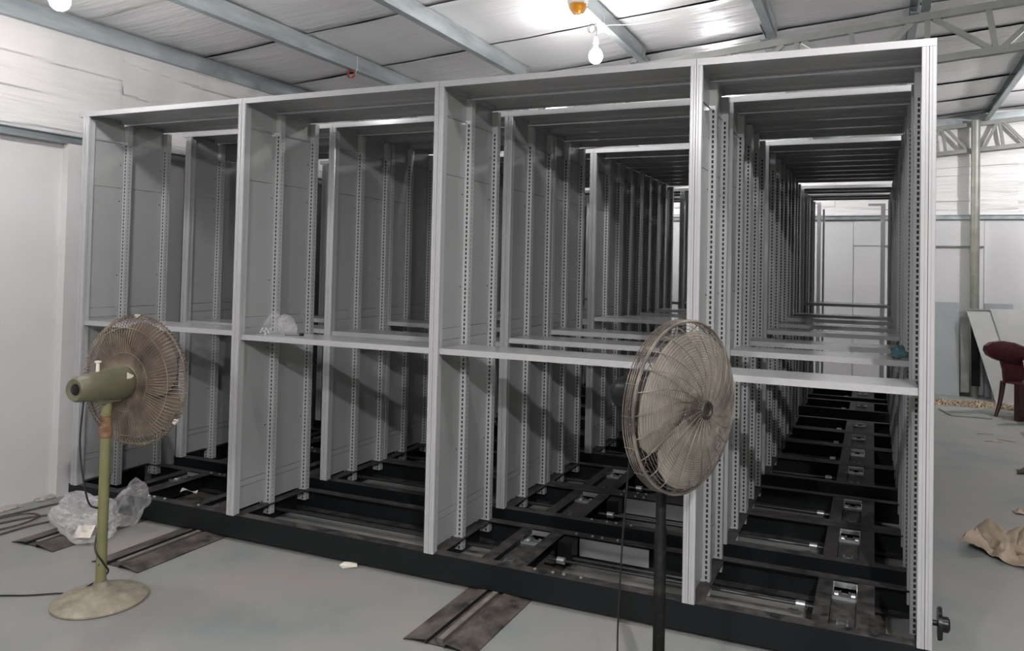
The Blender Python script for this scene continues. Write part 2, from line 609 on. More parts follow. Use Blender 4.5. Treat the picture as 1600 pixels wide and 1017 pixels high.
web = []
for k in range(-6, 7):
    x0 = 4.60 + k * .86
    web += [(x0 + .03, x0 + .37), (x0 - .01, x0 - .01), (x0 + .36, x0 + .40), (x0 + .75, x0 + .45)]
web = [(a, b) for a, b in web if min(a, b) > XL + .05 and max(a, b) < XR - .05]
truss(TY, .305, web, None)
truss(-3.6, .305, web, None)
web = []
for k in range(-6, 6):
    x0 = 5.63 + k * .62
    web += [(x0 - .01, x0 - .14), (x0 + .02, x0 + .06), (x0 + .07, x0 + .29)]
web = [(a, b) for a, b in web if min(a, b) > XL + .05 and max(a, b) < XR - .05]
truss(7.43, .315, web, None)
build('eave_angle', MB().prism([(XL, roof(XL) - .10), (XR, roof(XR) - .10), (XR, roof(XR) - .02), (XL, roof(XL) - .02)], 7.465, 7.50, 'y'), M['galv'], ceil)

# ------------------------------------------------------------------ floor tracks
RAILS = [.395, .985, 2.75, 4.17]
TRACK_LABEL = ['leftmost black floor track, its end beside the clear plastic bag',
               'black floor track whose end lies behind the olive fan pole',
               'black floor track with pale worn rail bar, left of the black fan',
               'black floor track under the narrow right bay of the shelving']
Y0R, Y1R = -.49, 6.6
for c, lb in zip(RAILS, TRACK_LABEL):
    t = thing('floor_track', lb, 'track', (c, Y0R, 0), group='floor tracks of the mobile shelving')
    L = Y1R - Y0R
    build('base_strip', MB().box(-.15, .15, .01, L, .0005, .004), M['track'], t)
    build('ramp_plate', MB().prism([(-.155, .001), (-.155, .004), (-.062, .020), (-.052, .018), (-.050, .004), (-.054, .004), (-.056, .015), (-.064, .016)], 0, L, 'y'), M['track'], t)
    build('ramp_plate', MB().prism([(.155, .001), (.155, .004), (.040, .021), (.030, .019), (.028, .004), (.032, .004), (.034, .016), (.042, .017)], 0, L, 'y'), M['track'], t)
    build('rail_bar', MB().prism([(-.022, .004), (.004, .004), (.004, .019), (.001, .021), (-.019, .021), (-.022, .019)], .03, L, 'y'), M['bar'], t)

# ------------------------------------------------------------------ mobile shelving
U = [0, 1.2, 2.4, 3.6, 4.443]
ZC = .135
ZT = 2.277
D = .555


def perforated(x0, x1, z0, z1, cols, fn, pitch=.0216, hw=.0044, hh=.0068):
    """flat strip with real slots; fn maps (across, z) to a point"""
    mb = MB()
    n = int((z1 - z0) / pitch)
    zs = [z0 + i * pitch for i in range(n + 1)]
    zs[-1] = z1
    edges = [x0]
    for c in cols:
        edges += [c - hw, c + hw]
    edges.append(x1)
    for i in range(len(edges) - 1):
        if i % 2 == 0:
            mb.face([fn(edges[i], z0), fn(edges[i + 1], z0), fn(edges[i + 1], z1), fn(edges[i], z1)])
    for c in cols:
        prev = z0
        for k in range(n):
            zc = (zs[k] + zs[k + 1]) / 2
            a, b = zc - hh, zc + hh
            mb.face([fn(c - hw, prev), fn(c + hw, prev), fn(c + hw, a), fn(c - hw, a)])
            prev = b
        mb.face([fn(c - hw, prev), fn(c + hw, prev), fn(c + hw, z1), fn(c - hw, z1)])
    return mb


PW, PD = .037, .034
pz0, pz1 = .075, 2.262
pm = perforated(-PW, PW, pz0, 2.15, [-.021, .021], lambda a, z: (a, 0, z))
pm.face([(-PW, 0, 2.15), (PW, 0, 2.15), (PW, 0, pz1), (-PW, 0, pz1)])
s1 = perforated(0, PD, pz0, 2.15, [PD / 2], lambda a, z: (PW, a, z), hw=.0021, hh=.0040)
s2 = perforated(0, PD, pz0, 2.15, [PD / 2], lambda a, z: (-PW, PD - a, z), hw=.0021, hh=.0040)
for s in (s1, s2):
    n = len(pm.v)
    pm.v += s.v
    pm.f += [tuple(i + n for i in f) for f in s.f]
pm.face([(PW, 0, 2.15), (PW, PD, 2.15), (PW, PD, pz1), (PW, 0, pz1)])
pm.face([(-PW, PD, 2.15), (-PW, 0, 2.15), (-PW, 0, pz1), (-PW, PD, pz1)])
pm.box(PW - .008, PW, PD - .002, PD, pz0, pz1)
pm.box(-PW, -PW + .008, PD - .002, PD, pz0, pz1)
pc = MB().box(-PW + .003, PW - .003, .003, PD - .003, pz0 + .003, pz1 - .003)  # added dark inner box so the slots look shaded from every side


def cored(mb, core):
    k = len(mb.f)
    n = len(mb.v)
    mb.v += core.v
    mb.f += [tuple(i + n for i in f) for f in core.f]
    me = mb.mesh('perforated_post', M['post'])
    me.materials.append(M['slot_shade'])
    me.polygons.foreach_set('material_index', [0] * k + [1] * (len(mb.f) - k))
    me.update()
    return me


POST = cored(pm, pc)
FPOST = MB().box(-.019, .019, 0, .030, pz0, pz1).mesh('front_post', M['post'])
FOOT = MB().box(-.052, -.038, .0, .003, .10, .19).box(.038, .052, .0, .003, .10, .19).mesh('post_foot', M['post'])

# fascia: two folded halves with a joint between them
fp = [(-.0248, .004), (-.0248, -.010), (-.0225, -.012), (-.0120, -.012), (-.0105, -.0105), (-.009, -.012), (-.0012, -.012), (-.0006, -.004),
      (.0006, -.004), (.0012, -.012), (.009, -.012), (.0105, -.0105), (.012, -.012), (.0225, -.012), (.0248, -.010), (.0248, .004)]
FASCIA = MB().prism(fp, ZC, ZT, 'z').mesh('fascia', M['powder'])

BANDS = [(.150, .264, 0), (.267, .297, .0015), (.300, 1.099, 0), (1.102, 1.154, .0015), (1.157, 1.879, 0), (1.882, 2.156, .001), (2.160, 2.272, 0)]
SHEET = {}
for pi_, (y0, y1) in enumerate(((.036, .232), (.271, .508))):
    for bi, (z0, z1, dx) in enumerate(BANDS):
        mb = MB().box(-.005 - dx, .005 + dx, y0, y1, z0, z1)
        if bi == 5:
            mb.box(-.012, .012, y0 + .004, y1 - .004, z1 - .004, z1)
        SHEET[pi_, bi] = mb.mesh('side_sheet', M['panel'])


def tray(w, d, lip, t=.0022, ret=.013):
    mb = MB()
    mb.box(0, w, 0, d, -t, 0)
    mb.box(0, w, 0, t, -lip, -t)
    mb.box(0, w, d - t, d, -lip, -t)
    mb.box(0, w, t, ret, -lip, -lip + t)
    mb.box(0, w, d - ret, d - t, -lip, -lip + t)
    mb.box(0, t, t, d - t, -lip, -t)
    mb.box(w - t, w, t, d - t, -lip, -t)
    return mb


ENDS = [(-.053, 1.199), (1.201, 2.399), (2.401, 3.599), (3.601, 4.467)]
TOPF = [tray(b - a, .268, .028).mesh('top_tray', M['powder']) for a, b in ENDS]
TOPR = [tray(b - a, .272, .028).mesh('top_tray', M['powder']) for a, b in ENDS]
SHW = [(U[i] + .0255, U[i + 1] - .0255) for i in range(4)]
SHELF = [tray(b - a, .226, .027).mesh('shelf', M['powder']) for a, b in SHW]

XA, XB = -.053, 4.467
cp = [(0, .022), (0, ZC), (.056, ZC), (.056, ZC - .004), (.004, ZC - .004), (.004, .026), (.056, .026), (.056, .022)]
FBEAM = MB().prism(cp, XA, XB, 'x').mesh('front_beam', M['black'])
RBEAM = MB().prism([(D - a, b) for a, b in cp], XA, XB, 'x').mesh('rear_beam', M['black'])
ENDB = MB().box(0, .04, .056, D - .056, ZC - .005, ZC - .001).box(0, .004, .056, D - .056, .024, ZC - .005).mesh('end_beam', M['black'])
CROSS = MB().box(-.012, .050, .056, D - .056, ZC - .006, ZC - .002).box(-.012, -.008, .056, D - .056, .03, ZC - .006).mesh('cross_bar', M['black'])
WCH_L = MB().box(-.112, -.052, .056, D - .056, ZC - .005, ZC - .001).box(-.056, -.052, .056, D - .056, .04, ZC - .005).mesh('wheel_channel', M['black'])
WCH_R = MB().box(.046, .112, .056, D - .056, ZC - .005, ZC - .001).box(.046, .050, .056, D - .056, .04, ZC - .005).mesh('wheel_channel', M['black'])
COVER = MB().box(-.051, .045, .06, .345, .108, .112).mesh('cover_plate', M['black'])
AX = MB().box(-.051, .045, .345, .352, .096, .124).box(-.051, .045, .352, .372, .096, .100)
AX.box(-.051, -.048, .372, .484, .096, .118).box(.042, .045, .372, .484, .096, .118).box(-.051, .045, .478, .484, .112, .134)
BEARING = MB().lathe([(.008, -.012), (.016, -.008), (.016, .008), (.008, .012)], 12, Matrix.Rotation(pi / 2, 4, 'Y')).mesh('bearing', M['zinc'], True)
AXLE = AX.mesh('axle_bracket', M['zinc'])
wm = Matrix.Translation((-.003, 0, 0)) @ Matrix.Rotation(pi / 2, 4, 'Y')
WHEEL = MB().lathe([(.012, -.024), (.050, -.022), (.050, -.015), (.042, -.013), (.042, .013), (.050, .015), (.050, .022), (.012, .024)], 20, wm).mesh('wheel', M['wheel'], True)
SHAFT = MB().tube([(1.03, .30, .085), (2.64, .30, .085)], .0095, 8).tube([(2.86, .30, .085), (4.06, .30, .085)], .008, 8).mesh('drive_shaft', M['shaft'], True)
SHAFT2 = MB().tube([(2.88, .42, .055), (3.56, .42, .055)], .009, 8).mesh('drive_shaft', M['shaft'], True)
COUP = MB().lathe([(.008, -.02), (.016, -.018), (.016, .018), (.008, .02)], 12, Matrix.Rotation(pi / 2, 4, 'Y')).mesh('coupling', M['zinc'], True)
ZPL = MB().box(2.95, 3.30, .488, .493, .045, .128).mesh('zinc_plate', M['zinc'])
GEAR = MB().box(2.872, 2.944, .40, .487, .035, .130).mesh('gear_box', M['blackp'])
BOLT = MB().lathe([(.0075, 0), (.0075, .004), (.005, .0065), (.001, .007)], 6).mesh('bolt', M['zinc'], True)
RIVET = MB().lathe([(.004, 0), (.0035, .002), (.001, .003)], 6, Matrix.Rotation(pi / 2, 4, 'Y')).mesh('rivet', M['blackp'])
CLIP = MB().box(-.03, .03, -.004, 0, 2.145, 2.163).mesh('clip', M['zinc'])

UNIT_Y = [0, .72, 1.278, 2.09, 2.648, 3.206, 3.764, 4.83, 5.62]
UNIT_FASCIA = [1, 1, 0, 1, 0, 0, 0, 1, 1]
SHELF_Z = [[1.087, 1.069, 1.070, 1.048], [1.045, 1.036, 1.060, 1.068], [1.055, 1.062, 1.066, 1.067], [1.06, 1.07, 1.100, 1.070],
           [1.07, 1.06, 1.075, 1.078], [1.07, 1.07, 1.08, 1.089], [1.08, 1.07, 1.085, 1.092], [1.10, 1.11, 1.12, 1.15], [1.10, 1.09, 1.11, 1.128]]
UNIT_LABEL = [
    'front grey mobile shelving unit standing alone behind the two fans',
    'second grey shelving unit from the front, its front faces framed by the first unit',
    'third shelving unit from the front, rear one of the touching pair',
    'fourth shelving unit from the front, brightly lit front strip under the hanging bulb',
    'fifth shelving unit from the front, second of the four pushed together',
    'sixth shelving unit from the front, third of the four pushed together',
    'seventh shelving unit from the front, last of the four pushed together',
    'eighth shelving unit from the front, alone beyond the dark block of four',
    'rearmost grey shelving unit, nearest the white back wall']

for k, uy in enumerate(UNIT_Y):
    t = thing('mobile_shelving_unit', UNIT_LABEL[k], 'shelving', (0, uy, 0), group='mobile shelving units on the tracks')
    put('front_beam', FBEAM, t, label='black front beam of the wheeled base')
    put('rear_beam', RBEAM, t)
    put('end_beam', ENDB, t, (XA, 0, 0))
    put('end_beam', ENDB, t, (XB - .04, 0, 0))
    for u in U[1:4]:
        put('cross_bar', CROSS, t, (u, 0, 0))
    for c in RAILS:
        put('wheel_channel', WCH_L, t, (c, 0, 0))
        put('wheel_channel', WCH_R, t, (c, 0, 0))
        put('cover_plate', COVER, t, (c, 0, 0))
        put('axle_bracket', AXLE, t, (c, 0, 0), label='bright zinc axle bracket')
        put('bearing', BEARING, t, (c - .036, .412, .106))
        put('bearing', BEARING, t, (c + .030, .412, .106))
        for wy in (.13, .412):
            put('wheel', WHEEL, t, (c, wy, .0715))
    put('drive_shaft', SHAFT, t)
    put('coupling', COUP, t, (4.0, .30, .085))
    put('coupling', COUP, t, (2.93, .30, .085))
    if k < 3:
        put('drive_shaft', SHAFT2, t)
        put('zinc_plate', ZPL, t, label='pale zinc plate on the rear beam')
        put('gear_box', GEAR, t)
    if k < 4:
        for bx in (.49, .56, .60, .68, .93, 2.915, 3.0, 3.05, 3.13):
            put('bolt', BOLT, t, (bx, .036, ZC))
            put('bolt', BOLT, t, (bx + .005, D - .032, ZC))
    for i, u in enumerate(U):
        if UNIT_FASCIA[k]:
            put('fascia', FASCIA, t, (u, 0, 0), label='pale grey front strip with a centre joint')
        put('front_post' if UNIT_FASCIA[k] else 'perforated_post', FPOST if UNIT_FASCIA[k] else POST, t, (u, .005 if UNIT_FASCIA[k] else .002, 0))
        put('perforated_post', POST, t, (u, .235, 0))
        put('perforated_post', POST, t, (u, .511, 0))
        for pi_ in (0, 1):
            for bi in range(7):
                put('side_sheet', SHEET[pi_, bi], t, (u, 0, 0))
        if k < 4:
            for pz in (.56, .98, 1.35, 1.80, 2.02):
                put('rivet', RIVET, t, (u + .005, .214, pz))
                put('rivet', RIVET, t, (u + .005, .494, pz))
        if k < 2 and i < 4:
            put('clip', CLIP, t, (u, .234, 0))
    for i in range(4):
        put('top_tray', TOPF[i], t, (ENDS[i][0], -.013 if UNIT_FASCIA[k] else .001, ZT + .028))
        put('top_tray', TOPR[i], t, (ENDS[i][0], .283, ZT + .028))
        if k == 8 and i < 2:
            continue
        put('shelf', SHELF[i], t, (SHW[i][0], .004, SHELF_Z[k][i]))
    if k == 0:
        mb = MB()
        pts = []
        for j in range(48):
            a = 2 * pi * j / 48
            r = .060 if (j // 6) % 2 == 0 else .046
            pts.append((r * cos(a), r * sin(a)))
        mb.prism(pts, .008, .020, 'x')
        mb.lathe([(.027, .020), (.027, .040), (.020, .046)], 16, Matrix.Rotation(pi / 2, 4, 'Y'))
        mb.lathe([(.010, -.012), (.010, .008)], 10, Matrix.Rotation(pi / 2, 4, 'Y'))
        build('hand_knob', mb, M['blackp'], t, True, (XB + .012, .02, .222), label='black star shaped hand knob')

# bare uprights of a further frame seen through the last bay
t = thing('bare_frame', 'bare upright frame standing between the rearmost unit and the back wall', 'frame', (0, 6.6, 0))
build('upright', MB().box(3.63, 3.672, 0, .05, 0, 2.27), M['powder'], t)
build('upright', MB().box(3.692, 3.714, .02, .06, 0, 2.21), M['galv_old'], t)
build('upright', MB().box(4.335, 4.385, 0, .05, 0, 2.245), M['powder'], t)
build('top_arm', MB().box(4.20, 4.385, .0, .03, 2.245, 2.272), M['powder'], t)
build('top_arm', MB().box(3.52, 3.672, .0, .03, 2.27, 2.296), M['powder'], t)
build('foot_bar', MB().box(3.60, 4.42, .0, .05, 0, .03), M['black'], t)


# ------------------------------------------------------------------ fans
def arc_ring(r, d, n=64):
    return [(r * cos(2 * pi * i / n), d, r * sin(2 * pi * i / n)) for i in range(n)]


def radial(prof, a, twist=0.0):
    rmax = max(p[0] for p in prof)
    out = []
    for r, d in prof:
        b = a + twist * (1 - r / rmax)
        out.append((r * cos(b), d, r * sin(b)))
    return out


def blade_mesh(r0, r1, span, pitch, d0):
    def fn(u, v):
        r = r0 + (r1 - r0) * u
        wid = span * (.80 + .20 * sin(pi * min(1, .25 + u * .62)))
        a = (v - .5) * wid + .35 * u
        round_ = 1 - .16 * (2 * v - 1) ** 6
        rr = r0 + (r - r0) * round_
        return (rr * cos(a), d0 + pitch * (v - .5) * (.5 + .5 * u) + .012 * sin(pi * v), rr * sin(a))
    mb = MB().grid(fn, 10, 10)
    n = len(mb.v)
    mb.v += [(x, y_ - .002, z) for x, y_, z in mb.v]
    mb.f += [tuple(i + n for i in f)[::-1] for f in mb.f]
    return mb


YM = Matrix.Rotation(-pi / 2, 4, 'X')      # lathe axis z -> +y

# olive fan, seen from behind, blowing into the shelving
az1 = math.atan2(.998, -.07) - pi / 2
fan = thing('pedestal_fan', 'olive green pedestal fan with rusty wire guard, at the left', 'fan', (1.252, -.755, 0), (0, 0, az1))
H1 = .914
build('base', MB().lathe([(.175, 0), (.182, .006), (.182, .013), (.170, .022), (.12, .034), (.06, .048), (.030, .060), (.026, .085), (.001, .086)], 40), M['dusty_base'], fan, True, label='round fan base caked with dust')
build('pole', MB().lathe([(.0205, .08), (.0205, .70)], 18), M['olive_pole'], fan, True)
build('collar', MB().lathe([(.021, .69), (.0255, .695), (.0255, .738), (.020, .742), (.020, .785), (.022, .787)], 18), M['rust'], fan, True, label='rusty height collar')
build('upper_tube', MB().lathe([(.0225, .785), (.0225, .79), (.020, .792), (.020, .875)], 18), M['olive_pole'], fan, True)
build('pole_hole', MB().lathe([(.004, 0), (.001, .0015)], 8, Matrix.Translation((.008, -.019, .16)) @ Matrix.Rotation(pi / 2, 4, 'X')), M['cable'], fan)
build('neck', MB().box(-.032, .032, -.075, .085, .858, .885).box(-.024, .024, -.05, .05, .84, .862), M['olive'], fan)
mot = build('motor_housing', MB().lathe([(.022, -.140), (.024, -.150), (.044, -.157), (.052, -.146), (.059, -.09), (.070, .02), (.072, .062), (.066, .084), (.03, .088)], 32, Matrix.Translation((0, 0, H1)) @ YM), M['olive'], fan, True)
build('shaft_cap', MB().lathe([(.026, -.141), (.022, -.153), (.015, -.157), (.001, -.158)], 16, Matrix.Translation((0, 0, H1)) @ YM), M['blackp'], mot, True)
build('swing_knob', MB().lathe([(.008, 0), (.007, .035), (.013, .038), (.013, .044), (.002, .046)], 12, Matrix.Translation((-.0, -.05, H1 + .062))), M['paper'], mot, True, label='cream swing knob')
build('paint_chip', MB().grid(lambda u, v: (.0725 * cos(-.15 + .25 * u + .05 * sin(7 * v)), .03 + .035 * v * (.6 + .4 * sin(5 * u)), H1 + .0725 * sin(.35 + .45 * u)), 8, 6), M['paper'], mot)
GC = .140
R1 = .286


def shift(prof, c):
    return [(r, d + c) for r, d in prof]


zoff = Matrix.Translation((0, GC, H1))
rear_prof = [(.068, -.052), (.12, -.058), (.18, -.058), (.235, -.050), (.268, -.034), (.284, -.012), (.290, .010)]
front_prof = [(.290, -.010), (.284, .014), (.262, .038), (.22, .054), (.15, .062), (.06, .065)]
mb = MB()
for i in range(96):
    mb.tube(radial(rear_prof, 2 * pi * i / 96), .0017, 4)
for r, d in ((.068, -.052), (.128, -.059), (.235, -.051)):
    mb.tube(arc_ring(r, d), .0022, 5, True)
o = build('rear_guard', mb.xform(zoff), M['wire1'], fan, True)
mb = MB()
for i in range(104):
    mb.tube(radial(front_prof, 2 * pi * (i + .5) / 104), .0013, 4)
for r, d in ((.06, .065), (.16, .061), (.235, .049)):
    mb.tube(arc_ring(r, d), .0022, 5, True)
build('front_guard', mb.xform(zoff), M['wire1'], fan, True)
mb = MB()
mb.tube(arc_ring(.281, 0, 72), .0042, 6, True)
build('rim_ring', mb.xform(zoff), M['wire1'], fan, True)
for a in (.0, 1.75, 4.1):
    build('guard_clip', MB().box(-.012, .012, -.006, .006, -.004, .010).xform(zoff @ Matrix.Rotation(-a, 4, 'Y') @ Matrix.Translation((0, 0, .282))), M['paper'], fan)
build('front_badge', MB().lathe([(.062, .064), (.06, .070), (.03, .073), (.001, .074)], 24, zoff @ YM), M['hubdust'], fan, True)
build('blade_hub', MB().lathe([(.04, -.04), (.045, -.03), (.04, .03), (.02, .04)], 20, zoff @ YM), M['hubdust'], fan, True)
for k in range(3):
    build('blade', blade_mesh(.035, .256, 2.45, .04, 0).xform(zoff @ Matrix.Rotation(-(2 * pi * k / 3 + .6), 4, 'Y')), M['blade1'], fan, True)

# cord of the olive fan, world space points
P0 = Vector((1.252, -.755, 0))
ax1 = Vector((-.07, .998, 0))
c0 = P0 - ax1 * .11 + Vector((0, 0, .868))
pts = [c0, c0 + Vector((-.005, -.005, -.2)), c0 + Vector((.02, .02, -.42)), P0 + Vector((-.055, .03, .36)), P0 + Vector((-.005, -.028, .235)), P0 + Vector((.021, -.010, .17)),
       P0 + Vector((.012, .024, .12)), P0 + Vector((-.045, .03, .075)), P0 + Vector((-.15, .0, .012)), (1.02, -.80, .006), (.93, -.86, .005), (.80, -.93, .005), (.60, -1.10, .005)]
mw = fan.matrix_world
inv = (Matrix.Translation(P0) @ Matrix.Rotation(az1, 4, 'Z')).inverted()
build('power_cord', MB().tube([inv @ Vector(q) for q in spline(pts, 8)], .0036, 6), M['cable'], fan, True, label='black power cord')

# black fan, seen from the front, blowing to the right
A2 = Vector((.928, -.372, 0)).normalized()
az2 = math.atan2(A2.y, A2.x) - pi / 2
GC2 = Vector((3.713, -.634, 1.024))
PB = GC2 - A2 * .080
fan2 = thing('pedestal_fan', 'black pedestal fan with dusty ring wire guard and beige blades, in front of shelving', 'fan', (PB.x, PB.y, 0), (0, 0, az2))
H2 = GC2.z
zo = Matrix.Translation((0, .080, H2))
build('base', MB().lathe([(.21, 0), (.215, .008), (.21, .02), (.12, .04), (.03, .06), (.026, .08), (.001, .081)], 36), M['blackpole'], fan2, True)
build('pole', MB().lathe([(.0195, .07), (.0195, .62), (.0165, .625), (.0165, H2 - .04)], 18), M['blackpole'], fan2, True)
build('motor_housing', MB().lathe([(.006, -.205), (.026, -.201), (.043, -.19), (.054, -.17), (.059, -.14), (.058, -.06), (.045, -.022), (.02, -.020)], 28, Matrix.Translation((0, .0, H2 + .012)) @ YM), M['blackp'], fan2, True)
build('motor_neck', MB().box(-.02, .02, -.06, .03, H2 - .09, H2 - .045), M['blackp'], fan2)
R2 = .268
fprof = [(.028, .086), (.07, .084), (.12, .078), (.17, .066), (.215, .050), (.25, .032), (R2, .010)]


def fd(r, prof):
    for (a, b), (c, d) in zip(prof[:-1], prof[1:]):
        if a <= r <= c:
            return b + (d - b) * (r - a) / (c - a)
    return prof[-1][1]


mb = MB()
nr = 30
for i in range(nr):
    r = .036 + (R2 - .040) * i / (nr - 1)
    mb.tube(arc_ring(r, fd(r, fprof), 72), .0009, 4, True)
for i in range(24):
    fine = [(.028 + (R2 - .028) * j / 12, fd(.028 + (R2 - .028) * j / 12, fprof)) for j in range(13)]
    mb.tube(radial(fine, 2 * pi * i / 24, 0.55), .0017, 5)
build('front_guard', mb.xform(zo), M['wire2'], fan2, True)
rprof = [(.06, -.050), (.12, -.050), (.18, -.047), (.23, -.038), (.262, -.026), (R2, -.010)]
mb = MB()
nr = 22
for i in range(nr):
    r = .062 + (R2 - .064) * i / (nr - 1)
    mb.tube(arc_ring(r, fd(r, rprof), 64), .0009, 4, True)
for i in range(18):
    fine = [(.062 + (R2 - .063) * j / 10, fd(.062 + (R2 - .063) * j / 10, rprof)) for j in range(11)]
    mb.tube(radial(fine, 2 * pi * (i + .5) / 18, 0.0), .0017, 5)
build('rear_guard', mb.xform(zo), M['wire2'], fan2, True)
mb = MB()
for d in (-.024, -.015, -.006, .002, .010):
    mb.tube(arc_ring(R2 + .004, d, 72), .0016, 4, True)
mb.tube(arc_ring(R2 + .002, .014, 72), .0042, 6, True)
for i in range(18):
    a = 2 * pi * i / 18
    mb.tube([((R2 + .006) * cos(a), -.026, (R2 + .006) * sin(a)), ((R2 + .006) * cos(a), .014, (R2 + .006) * sin(a))], .0016, 4)
build('side_band', mb.xform(zo), M['wire2'], fan2, True)
build('front_badge', MB().lathe([(.028, .080), (.030, .086), (.027, .093), (.018, .094), (.015, .089), (.001, .089)], 24, zo @ YM), M['hubdark'], fan2, True)
build('blade_hub', MB().lathe([(.02, .02), (.046, .040), (.046, .050), (.040, .055), (.001, .056)], 24, zo @ YM), M['hubdust'], fan2, True)
for k in range(3):
    build('blade', blade_mesh(.02, .248, 2.45, .04, .016).xform(zo @ Matrix.Rotation(-(2 * pi * k / 3 + 2.2), 4, 'Y')), M['blade2'], fan2, True)
rv = Vector((A2.y, -A2.x, 0))
inv2 = (Matrix.Translation((PB.x, PB.y, 0)) @ Matrix.Rotation(az2, 4, 'Z')).inverted()
pts = [PB * 1.0 - A2 * .11 + Vector((0, 0, -.05)), PB - A2 * .13 + Vector((0, 0, -.18)), PB - A2 * .155 + Vector((0, 0, -.45)), PB - A2 * .17 + Vector((0, 0, -.75)), PB - A2 * .16 + Vector((0, -.04, -H2 + .12 )),
       PB - A2 * .18 + Vector((0, -.10, -H2 + .006)), PB - A2 * .3 + Vector((0, -.3, -H2 + .005))]
build('power_cord', MB().tube([inv2 @ Vector(q) for q in spline(pts, 8)], .0034, 6), M['cable'], fan2, True)


# ------------------------------------------------------------------ bulbs, alarm lamp, wires on the purlins
def bulb(name, loc, label, top):
    t = thing(name, label, 'bulb', loc, group='bare bulbs under the roof')
    build('glass_globe', MB().lathe([(.004, -.056), (.022, -.051), (.038, -.036), (.046, -.012), (.044, .010), (.033, .031), (.019, .044)], 24), M['bulb'], t, True, label='glowing white globe')
    build('bulb_collar', MB().lathe([(.018, .042), (.017, .062), (.014, .066), (.014, .085)], 18), M['whitep'], t, True)
    build('lamp_holder', MB().lathe([(.017, .080), (.018, .105), (.010, .125), (.004, .130)], 18), M['whitep'], t, True)
    build('flex', MB().tube([(0, 0, .128), (.003, 0, .16), (0, .0, top)], .0022, 6), M['cable_d'], t, True)
    return t


tb = bulb('hanging_bulb', BULB_B, 'lit bare bulb hanging above the shelving beside the amber alarm', .225)
loop = [(-.035 + .026 * cos(a), .0, .185 + .03 * sin(a)) for a in [2 * pi * i / 40 for i in range(41)]]
loop2 = [(-.030 + .024 * cos(a), .008, .182 + .028 * sin(a)) for a in [2 * pi * i / 40 for i in range(41)]]
build('flex_coil', MB().tube(loop, .002, 5).tube(loop2, .002, 5), M['cable_d'], tb, True)
build('tie_wire', MB().tube(spline([(.005, 0, .195), (.03, .002, .20), (.062, .0, .205)], 4), .0017, 5).tube(spline([(.0, 0, .150), (.035, 0, .152), (.052, 0, .17), (.056, 0, .27)], 4), .0017, 5), M['whitewire'], tb, True)
bulb('hanging_bulb', BULB_A, 'lit bare bulb at the top left by the wall', .22)

t = thing('alarm_lamp', 'small white box with amber dome under the roof purlin', 'alarm', (2.597, 1.22, 3.0), group=None)
build('box', MB().box(-.055, .05, -.04, .04, .045, .086), M['whitep'], t)
build('amber_dome', MB().lathe([(.056, .045), (.060, .040), (.058, .030), (.048, .012), (.032, -.010), (.020, -.016), (.001, -.018)], 28), M['amber'], t, True, label='amber translucent dome')
build('bracket_wire', MB().tube(spline([(.045, -.01, .085), (.07, -.02, .07), (.075, -.01, .10), (.06, .0, .12)], 6), .003, 6), M['whitewire'], t, True)

t = thing('wire_coil', 'small coil of red wire hung from a roof purlin', 'wire', (.618, 1.60, 2.872))
mb = MB()
for q in range(3):
    mb.tube([(.030 * cos(a) + .003 * q, .004 * q, .030 * sin(a)) for a in [2 * pi * i / 36 for i in range(37)]], .0022, 5)
build('red_loop', mb, M['redwire'], t, True)
build('hanger', MB().tube(spline([(-.012, 0, .03), (-.02, 0, .06), (.0, 0, .075)], 4), .003, 5).tube([(-.02, 0, .05), (.0, 0, .058)], .005, 6), M['cable'], t, True)
build('tie', MB().tube([(.045, 0, .0), (.06, 0, .035), (.06, 0, .13)], .0016, 4).tube([(-.045, 0, .035), (-.047, 0, .13)], .0016, 4), M['whitewire'], t, True)
pts = spline([(2.62, 1.69, 3.06), (2.9, 1.68, 3.045), (3.3, 1.66, 3.085), (3.55, 1.6, 3.12)], 8)
tag(build('slack_wire', MB().tube(pts, .0018, 5), M['whitewire'], None, True), 'thin white wire slung between roof purlins right of the bulb', 'wire')


# ------------------------------------------------------------------ plastic bags
def crumple(rx, ry, rz, seed, amp=.35, sub=4, flat=None, mtx=None):
    import bmesh
    bm = bmesh.new()
    bmesh.ops.create_icosphere(bm, subdivisions=sub, radius=1)
    for v in bm.verts:
        p = v.co.copy()
        d = 1 + amp * noise.noise(p * 1.3 + Vector((seed, 0, 0))) + amp * .32 * abs(noise.noise(p * 2.8 + Vector((0, seed, 0)))) + amp * .17 * noise.noise(p * 6 + Vector((0, 0, seed)))
        v.co = Vector((p.x * rx, p.y * ry, p.z * rz)) * d
        if mtx:
            v.co = mtx @ v.co
        if flat is not None and v.co.z < flat:
            v.co.z = flat + .002 * noise.noise(v.co * 40)
    mb = MB()
    bm.verts.ensure_lookup_table()
    mb.v = [tuple(v.co) for v in bm.verts]
    mb.f = [tuple(v.index for v in f.verts) for f in bm.faces]
    bm.free()
    return mb


